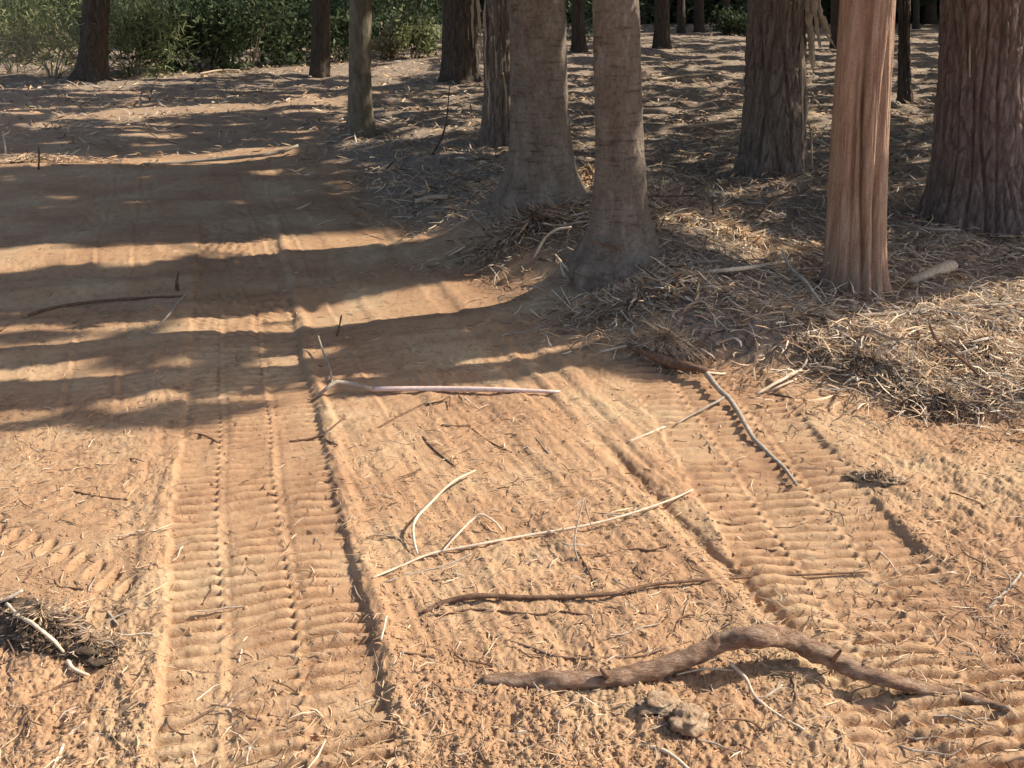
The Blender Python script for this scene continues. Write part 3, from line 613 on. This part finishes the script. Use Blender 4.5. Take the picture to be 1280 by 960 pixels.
stick('curved_branch', [(880, 462, .06), (898, 486, .035), (915, 503, .02), (930, 528, .012), (942, 548, .01), (962, 568, .012), (980, 585, .012), (996, 606, .012)], [.012, .012, .011, .010, .009, .008, .006], M_grey, 'curved branch running from the root tuft out over the sunlit soil', 'branch', sides=9,
      branches=[([(905, 497, .03), (885, 508, .02), (862, 520, .01), (845, 530, .004)], [.006, .005, .003])])
stick('dark_root', [(786, 432, .03), (815, 444, .05), (850, 456, .05), (884, 464, .05)], [.012, .02, .022, .014], M_rootd, 'short thick dark root lying under the straw tuft at the head of the curved branch', 'root', sides=12, knob=.2)
stick('fallen_stick', [(786, 552), (815, 540), (850, 526)], [.004, .005], M_pale, 'faint pale stick half buried left of the curved branch', 'stick')
stick('fallen_stick', [(1002, 462, .02), (975, 476, .015), (945, 493, .01)], [.006, .008, .006], M_pale, 'upper of two pale sticks right of the curved branch', 'stick')
stick('fallen_stick', [(995, 474, .02), (972, 484, .012), (955, 494, .004)], [.005, .005], M_pale, 'lower of two pale sticks right of the curved branch', 'stick')
stick('straight_pole', [(464, 486, .012), (540, 486, .012), (620, 487, .010), (700, 490, .002)], [.011, .012, .011, .007], M_pink, 'straight pinkish pale pole lying at the edge of the shadow', 'pole', sides=12, knob=.03)
stick('arched_root', [(396, 496, .0), (408, 486, .04), (420, 478, .06), (440, 480, .04), (464, 486, .02)], [.008, .009, .010, .010, .010], M_grey, 'grey root looping over the track edge to the end of the pinkish pole', 'root')
stick('dry_stem', [(398, 420, .06), (404, 440, .04), (412, 460, .03), (416, 482, .01)], [.004, .005, .004], M_grey, 'grey bent stem standing in shade above the looping grey root', 'stem')
stick('upright_twig', [(421, 420, .0), (424, 408, .06), (427, 394, .12)], [.006, .004], M_rootd, 'tiny dark upright twig in the sunlit strip of the path', 'twig')
stick('fallen_twig', [(362, 552), (390, 548), (405, 544), (425, 540)], [.004, .006, .003], M_rootd, 'dark forked twig lying on the right edge of the left track', 'twig', branches=[([(405, 544, 0), (418, 532, .01), (432, 520, .01)], [.005, .003]), ([(400, 545, 0), (412, 552, .0), (422, 556, 0)], [.004, .003])])
stick('fallen_twig', [(222, 545), (232, 542), (250, 543), (262, 547), (272, 553)], [.004, .004], M_rootd, 'small dark curved twig on the upper left of the left track', 'twig')
stick('fallen_twig', [(474, 534), (492, 524), (512, 514), (530, 505), (548, 503)], [.0045, .005, .0035], M_rootd, 'dark curved twig below the pinkish pole', 'twig', branches=[([(530, 505, 0), (550, 502, .01), (562, 496, .02), (562, 508, .01)], [.004, .003])])
stick('fallen_twig', [(552, 532), (570, 533), (588, 532)], [.006, .006], M_rootd, 'short thick dark twig below the right part of the pinkish pole', 'twig')
stick('fallen_twig', [(580, 496, .02), (590, 505, .01), (600, 512, 0)], [.003, .003], M_pale, 'short pale twig just under the middle of the pinkish pole', 'twig')
stick('fallen_twig', [(528, 546), (545, 564), (568, 582)], [.003, .004, .003], M_rootd, 'dark twig pressed into a groove above the pale bent twig', 'twig')
stick('fallen_twig', [(590, 536), (612, 552), (640, 566)], [.003, .003], M_rootd, 'dark twig in the raked soil right of the short thick twig', 'twig')
stick('thin_root', [(0, 414, 0), (30, 396, .01), (70, 384, .01), (120, 377, .01), (180, 372, .01), (232, 370, .01)], [.006, .008, .008, .006], M_rootd, 'long dark curved root in shade across the left of the path', 'root')
stick('fallen_stick', [(196, 410, .0), (212, 392, .02), (224, 376, .03), (234, 366, .03)], [.006, .007, .006], M_grey, 'grey stick leaning at the right end of the long curved root in shade', 'stick')
stick('upright_twig', [(222, 362, 0), (221, 352, .05), (223, 340, .1)], [.012, .010, .004], M_rootd, 'dark stub standing in the shaded path', 'stub')
stick('fallen_branch', [(180, 205, .03), (215, 204, .03), (260, 200, .03), (310, 196, .04), (350, 190, .05), (372, 182, .07)], [.012, .016, .016, .02, .016], M_grey, 'grey fallen branch along the bright strip at the far left', 'branch')
stick('upright_twig', [(540, 196, .0), (552, 172, .12), (558, 150, .28), (562, 108, .62)], [.014, .012, .009, .005], M_dark, 'thin dark sapling stem leaning in front of the dark thick trunk', 'sapling')
stick('fallen_twig', [(668, 322, .03), (680, 300, .10), (694, 288, .14), (714, 284, .14)], [.008, .009, .006], M_pale, 'pale curved twig rising from the litter before the thick smooth trunk', 'twig')
stick('wood_chip', [(716, 342, .02), (704, 330, .05), (694, 318, .09)], [.010, .009, .004], M_pale, 'pale splinter pointing up at the left foot of the nearest smooth trunk', 'splinter')
stick('wood_chip', [(712, 350, .02), (704, 340, .04), (700, 326, .06)], [.010, .008, .004], M_pale, 'shorter pale splinter below the other at the foot of the nearest smooth trunk', 'splinter')
stick('fallen_twig', [(690, 362, .01), (706, 378, .01), (722, 394, .01)], [.005, .005], M_pale, 'pale twig on the shaded earth below the nearest smooth trunk', 'twig')
stick('fallen_twig', [(640, 418), (665, 412), (690, 403)], [.006, .005], M_grey, 'grey twig lying in the dark band below the sunlit strip', 'twig')
stick('fallen_twig', [(750, 440, .01), (775, 434, .03), (800, 428, .05)], [.006, .006, .004], M_pale, 'pale twig reaching left out of the root tuft', 'twig')
stick('fallen_twig', [(0, 752, .03), (14, 746, .04), (28, 738, .05)], [.005, .006, .005], M_pale, 'short pale stick at the left edge above the dark sod', 'twig')
stick('fallen_twig', [(8, 754, .05), (24, 770, .06), (40, 779, .06), (54, 790, .06), (66, 800, .045), (80, 815, .02)], [.004, .0055, .0055, .005, .004], M_pale, 'pale bent twig lying over the dark sod at the lower left', 'twig')
stick('fallen_twig', [(84, 826, .01), (92, 836, .008), (110, 844, .006)], [.005, .0055, .004], M_pale, 'small pale twig right below the dark sod', 'twig')
stick('fallen_twig', [(40, 872), (66, 862), (84, 852), (104, 846)], [.003, .0035, .003], M_rootd, 'thin dark twig below the dark sod', 'twig')
stick('fallen_twig', [(66, 962), (78, 934), (90, 915), (106, 902)], [.004, .0045, .003], M_pale, 'pale twig at the bottom edge left of the tracks', 'twig')
stick('fallen_twig', [(118, 764), (132, 763), (150, 752), (172, 740)], [.004, .006, .006], M_clod, 'soil coated stick between the dark sod and the left track', 'twig')
stick('fallen_twig', [(134, 764), (140, 772), (148, 782)], [.004, .003], M_grey, 'stub of twig branching from the soil coated stick', 'twig')
stick('fallen_twig', [(150, 880), (154, 892), (164, 904)], [.003, .003], M_rootd, 'tiny dark twig on the left rim of the left track', 'twig')
stick('fallen_twig', [(92, 614), (120, 620), (160, 625)], [.0025, .003], M_rootd, 'thin straight dark twig left of the left track', 'twig')
stick('fallen_twig', [(310, 968, .0), (308, 950, .02), (312, 934, .03)], [.003, .003], M_pale, 'tiny pale twig standing in the left track at the bottom edge', 'twig')
stick('fallen_twig', [(1232, 764), (1248, 748), (1266, 730), (1276, 716)], [.004, .005, .004], M_grey, 'grey twig with a curl at the right edge', 'twig', branches=[([(1262, 735, .01), (1262, 722, .03), (1252, 712, .04)], [.003, .002])])
stick('fallen_twig', [(940, 684), (965, 688), (990, 682), (1002, 672)], [.0035, .004, .003], M_rootd, 'dark curved twig across the right track above the thick root', 'twig')
stick('fallen_twig', [(880, 650), (920, 656), (980, 660), (1040, 655)], [.0025, .003], M_rootd, 'thin dark twig near the upper end of the right track', 'twig')
stick('fallen_twig', [(1215, 590), (1235, 594), (1250, 600)], [.003, .003], M_root, 'small brown twig on the soil at the right below the litter heap', 'twig')
stick('fallen_twig', [(1100, 690), (1112, 702), (1120, 714)], [.003, .002], M_pale, 'tiny pale twig on the right end of the long dark root', 'twig')
stick('fallen_twig', [(500, 815), (520, 818), (545, 822)], [.003, .0035], M_rootd, 'short dark twig left of the thick root', 'twig')
stick('fallen_twig', [(476, 800, .0), (480, 785, .015), (483, 770, .03)], [.003, .003], M_pale, 'short pale twig sticking up by the right edge of the left track', 'twig')
stick('fallen_stick', [(1190, 445, .06), (1206, 440, .07), (1222, 434, .08)], [.006, .006], M_pale, 'pale stick poking out of the sunlit litter heap at the right', 'stick')
stick('fallen_stick', [(1060, 262, .05), (1100, 270, .05), (1150, 285, .04), (1200, 288, .04)], [.01, .012, .01], M_grey, 'grey stick at the foot of the wide furrowed trunk', 'stick')
stick('fallen_stick', [(880, 340, .03), (930, 335, .05), (990, 326, .04)], [.010, .012, .008], M_pale, 'pale stick along the lower edge of the sunlit litter patch', 'stick')
stick('fallen_branch', [(1060, 395, .02), (1120, 392, .03), (1200, 384, .03), (1290, 380, .03)], [.010, .014, .012], M_grey, 'weathered branch in the litter right of the reddish trunk', 'branch')
# straw-like twig on the left, far
stick('upright_twig', [(8, 200, 0), (6, 180, .12), (4, 165, .2)], [.012, .008], M_pale, 'pale stump of stem in the bright heap at the left edge', 'stub')
stick('upright_twig', [(48, 212, 0), (49, 195, .12), (48, 184, .2)], [.01, .006], M_rootd, 'dark thin stem in the bright heap at the left edge', 'stem')
stick('fallen_twig', [(186, 122, .1), (192, 108, .2), (196, 96, .3)], [.015, .01], M_dark, 'small dark upright twig by the lone dark trunk', 'twig')
for i in range(4):
    pxs = [(250, 92, 300, 88), (520, 252, 560, 246), (860, 158, 940, 150), (820, 100, 900, 92)][i]
    stick('fallen_branch', [(pxs[0], pxs[1], .05), ((pxs[0] + pxs[2]) / 2, (pxs[1] + pxs[3]) / 2 - 2, .08), (pxs[2], pxs[3], .05)], [.02, .018], M_shred,
          ['pale fallen branch in front of the shrubs at the far end of the path', 'pale fallen branch at the path edge left of the thick smooth trunk', 'pale fallen branch left of the furrowed peeling trunk', 'pale fallen branch far back right of the nearest smooth trunk'][i], 'branch')
# sawn log
def log():
    a = at(1138, 352, .05); b_ = at(1188, 330, .09); e = empty('sawn_log', a, 'short pale sawn log lying in the litter right of the reddish trunk', 'log')
    tube('bark', [a, a.lerp(b_, .5), b_], [.028, .036, .042], M_shred, e, 16, 77, .008, 1, origin=a)
    e.scale = (1, 1, .75); d = (b_ - a).normalized(); tube('cut_face', [b_ + d * .004, b_ + d * .016], [.039, .039], M_pink, e, 16, 78, .004, 1, origin=a)
log()

# twigs one could count but not tell apart
TW = []
for k in range(10):
    n = random.randint(3, 5); P = [(0, 0, 0)]; a = 0
    for j in range(n): a += random.uniform(-.6, .6); P.append((P[-1][0] + .022 * math.cos(a), P[-1][1] + .022 * math.sin(a), random.uniform(0, .006)))
    V, Fc, cp = tube_data(P, list(np.linspace(.0024, .0014, n + 1)), 5, 700 + k, .15, 2)
    me = bpy.data.meshes.new('small_twig'); me.from_pydata(V.tolist(), [], Fc.tolist() + cp.tolist()); me.materials.append([M_grey, M_rootd, M_root, M_pale, M_rootd, M_rootd, M_root][k % 7]); TW.append(me)
ar = random.Random(3)
for k in range(95):
    px, py = ar.uniform(0, 1280), ar.uniform(520, 955); p = at(px, py); o = link('small_twig', TW[k % 10]); z = ground(p.x, p.y)
    o.location = (p.x, p.y, z + .002); o.rotation_euler = (0, ar.uniform(-.15, .05), ar.uniform(0, 6.28)); s_ = ar.uniform(.6, 1.5); o.scale = (s_,) * 3
    tag(o, 'small dry twig scattered on the sunlit soil', 'twig', 'small twigs scattered on the sunlit soil')
for k in range(70):
    px, py = ar.uniform(560, 1280), ar.uniform(230, 500); p = at(px, py)
    if p.x < edge_x(p.y): continue
    o = link('small_stick', TW[(k * 5 + (k % 2) * 3) % 10]); z = ground(p.x, p.y)
    o.location = (p.x, p.y, z + .03); o.rotation_euler = (0, ar.uniform(-.5, .2), ar.uniform(0, 6.28)); s_ = ar.uniform(2, 4.2); o.scale = (s_, s_, s_)
    tag(o, 'small stick lying in the litter under the trees', 'stick', 'small sticks in the litter')

# ------------------------------------------------------------------ clods, sods, heaps
def lump(name, px, py, rx, ry, rz, mat, label, cat, seed, rot=0, rough=.25, parent=None, n=28):
    p = at(px, py); z = ground(p.x, p.y); u = np.linspace(0, 2 * np.pi, n * 2, endpoint=False); v = np.linspace(.0, np.pi, n); U, Vv = np.meshgrid(u, v)
    r = 1 + rough * perlin(U / (2 * np.pi) * 4, Vv * 1.6, seed, 4) * np.sin(Vv) + rough * .6 * perlin(U / (2 * np.pi) * 9, Vv * 4, seed + 1, 9) * np.sin(Vv) + rough * .3 * perlin(U / (2 * np.pi) * 20, Vv * 9, seed + 2, 20) * np.sin(Vv)
    X = r * np.sin(Vv) * np.cos(U) * rx; Y = r * np.sin(Vv) * np.sin(U) * ry; Z = r * np.cos(Vv) * rz
    V = np.stack([X.ravel() * math.cos(rot) - Y.ravel() * math.sin(rot), X.ravel() * math.sin(rot) + Y.ravel() * math.cos(rot), Z.ravel()], 1)
    nr, nc = X.shape; i = np.arange(nr - 1)[:, None] * nc + np.arange(nc)[None]; j = np.arange(nr - 1)[:, None] * nc + (np.arange(nc)[None] + 1) % nc
    Fc = np.stack([i + nc, j + nc, j, i], -1).reshape(-1, 4)
    o = link(name, mesh_np(name, V, Fc), mat, parent)
    if parent is None: o.location = (p.x, p.y, z + rz * .35); tag(o, label, cat)
    return o, p, z
lump('clod', 858, 905, .042, .040, .036, M_clod, 'pale rounded clod of earth below the thick crooked root', 'clod', 801, rough=.5)
lump('clod', 822, 888, .045, .026, .02, M_clod, 'low reddish dark clod left of the pale rounded one', 'clod', 803, rough=.6)
def heap(name, px, py, rx, ry, rz, mat, label, cat, seed, nf, palw, fl=(.04, .12), fw=(.002, .005), rot=0, pitch=.6, core=None):
    core = name == 'sod' if core is None else core
    p = at(px, py); z = ground(p.x, p.y); e = empty(name, (p.x, p.y, z), label, cat)
    if core:
        o, _, _ = lump('core', px, py, rx, ry, rz * .75, mat, None, None, seed, rot, .5, e)
    rg = np.random.default_rng(seed); th = rg.random(nf) * 6.283; r = np.abs(rg.normal(size=nf)) * .62
    lx = r * np.cos(th) * rx; ly = r * np.sin(th) * ry; hz = rz * np.exp(-1.6 * r * r) * (1.5 if core else 1) * (1 + .5 * perlin(lx * 14, ly * 14, seed))
    X = lx * math.cos(rot) - ly * math.sin(rot); Y = lx * math.sin(rot) + ly * math.cos(rot)
    me = ribbons('fibres', X, Y, fl[0] * .4 + (fl[1] - fl[0] * .4) * rg.random(nf) ** 1.7, fw[0] * .7 + (fw[1] * 1.7 - fw[0] * .7) * rg.random(nf) ** 3, hz + rg.uniform(0, .012, nf), pal(nf, palw, rg), seed, pitch, 2.0, base=macro(X + p.x, Y + p.y) + detail(X + p.x, Y + p.y)[0] - z)
    o = link('fibres', me, M_litter, e); o['kind'] = 'stuff'
    nc_ = nf // (1 if core else 4); th = rg.random(nc_) * 6.283; rr = np.sqrt(rg.random(nc_)); lx = rr * np.cos(th) * rx; ly = rr * np.sin(th) * ry
    X = lx * math.cos(rot) - ly * math.sin(rot) + p.x; Y = lx * math.sin(rot) + ly * math.cos(rot) + p.y
    mat = mat if core else M_clod; me = crumbs('clumps', X, Y, rg.uniform(.003, .009, nc_), mat, seed, zoff=rz * np.sqrt(np.clip(1.02 - rr * rr, 0, 1)) * rg.uniform(.4, .95, nc_)); me.transform(Matrix.Translation((-p.x, -p.y, -z)))
    o = link('clumps', me, mat, e); o['kind'] = 'stuff'
    return e
heap('sod', 60, 790, .19, .075, .045, M_sod, 'dark matted sod of roots at the lower left edge', 'sod', 811, 900, [2, 3, 6, 6, 4, .5, 3, 3], (.02, .07), (.0015, .0035), rot=R(-24), pitch=.2)
heap('sod', 118, 810, .085, .05, .03, M_sod, 'smaller dark sod at the right end of the matted sod', 'sod', 812, 350, [2, 3, 6, 6, 4, .5, 3, 3], (.02, .06), (.0015, .003), rot=R(-15), pitch=.2)
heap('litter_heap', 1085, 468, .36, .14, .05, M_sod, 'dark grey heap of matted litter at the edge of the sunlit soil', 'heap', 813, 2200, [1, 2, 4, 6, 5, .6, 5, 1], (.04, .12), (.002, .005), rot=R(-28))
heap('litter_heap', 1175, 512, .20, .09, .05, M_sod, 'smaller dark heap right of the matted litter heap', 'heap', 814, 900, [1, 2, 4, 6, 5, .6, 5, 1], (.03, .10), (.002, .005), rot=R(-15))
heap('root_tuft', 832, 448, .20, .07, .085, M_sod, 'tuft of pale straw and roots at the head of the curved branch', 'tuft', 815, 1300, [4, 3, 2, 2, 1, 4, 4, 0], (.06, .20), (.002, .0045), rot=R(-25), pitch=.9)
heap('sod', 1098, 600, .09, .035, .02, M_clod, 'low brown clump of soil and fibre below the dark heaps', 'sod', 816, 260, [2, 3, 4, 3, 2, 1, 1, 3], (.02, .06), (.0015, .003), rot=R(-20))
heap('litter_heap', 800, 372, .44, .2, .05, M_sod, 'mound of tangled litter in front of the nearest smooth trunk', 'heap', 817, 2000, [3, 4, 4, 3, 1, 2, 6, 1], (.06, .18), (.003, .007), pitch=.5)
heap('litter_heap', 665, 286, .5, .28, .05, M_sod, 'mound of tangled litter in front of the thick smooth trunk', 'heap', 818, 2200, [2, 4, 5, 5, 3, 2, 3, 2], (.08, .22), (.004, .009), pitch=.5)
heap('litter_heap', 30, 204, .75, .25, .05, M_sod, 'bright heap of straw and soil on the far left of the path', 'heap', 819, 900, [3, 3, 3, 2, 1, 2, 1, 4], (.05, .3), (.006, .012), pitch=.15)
heap('litter_heap', 735, 242, .22, .2, .12, M_sod, 'sunlit litter banked between the two smooth trunks', 'heap', 820, 700, [5, 4, 3, 2, 1, 4, 1, 4], (.06, .18), (.004, .009), pitch=.5)  # paler, warmer fibres put some of the sun patch into the colour
heap('litter_heap', 1230, 440, .45, .25, .04, M_sod, 'sunlit tangle of straw litter at the right edge', 'heap', 821, 1500, [6, 4, 2, 1, 1, 6, 1, 4], (.06, .16), (.002, .005), pitch=.5)  # straw palette lightened and warmed to carry the sunlight here
heap('litter_heap', 925, 298, .62, .28, .05, M_sod, 'sunlit orange patch of litter between the smooth and the furrowed trunks', 'heap', 822, 2200, [6, 4, 2, 1, 1, 6, 0, 6], (.08, .2), (.004, .008), pitch=.4)  # pool of sun partly painted: orange and pale fibre colours

# shreds of bark hanging on the furrowed trunks
def shreds(T_, spec, seed):
    rg = random.Random(seed); o = T_['o']; base = Vector(o.location)
    for (px, py0, py1, off, wd) in spec:
        r = ray(px, py0); t_ = (T_['y'] - .5 * T_['r']) / r[1]; a = Vector(r * t_) + Vector((0, 0, CAMH)); r = ray(px + off, py1); t_ = (T_['y'] - .8 * T_['r']) / r[1]; b_ = Vector(r * t_) + Vector((0, 0, CAMH))
        n = 6; P = [a.lerp(b_, i / (n - 1)) + Vector((rg.uniform(-.012, .012), rg.uniform(-.01, .01), 0)) for i in range(n)]
        V, Fc, cp = tube_data([p - base for p in P], [wd * .4, wd, wd * .9, wd * .7, wd * .6, wd * .2], 6, seed, .3, 4)
        me = bpy.data.meshes.new('bark_strip'); me.from_pydata(V.tolist(), [], Fc.tolist() + cp.tolist()); link('bark_strip', me, M_shred, o)
shreds(t_h, [(1012, -20, 60, 14, .03), (1018, -10, 45, 20, .025), (1008, 0, 90, 8, .035), (1012, 30, 84, 6, .025), (1022, 20, 60, 22, .012), (1004, 60, 215, 0, .014), (998, 100, 222, 2, .012), (1008, 120, 200, -4, .010), (1010, 150, 225, 8, .010), (982, 120, 225, -3, .008), (1000, 30, 130, 4, .02)], 901)
shreds(t_e, [(614, -20, 90, 2, .03), (618, 20, 110, 4, .035), (624, 60, 130, 10, .02), (612, 60, 150, -2, .022), (622, 70, 120, -6, .02), (630, 90, 170, 4, .012), (606, 0, 110, 2, .015), (618, 100, 175, 2, .010)], 902)
shreds(t_d, [(590, -20, 60, 2, .03), (596, -10, 75, 6, .03), (584, -10, 50, 2, .02), (600, 60, 112, -4, .02)], 903)
shreds(t_j, [(1268, -10, 290, -2, .018), (1262, 80, 292, -6, .010), (1216, -10, 290, -6, .008)], 904)  # pale strip down the right rim stands in for the lit edge
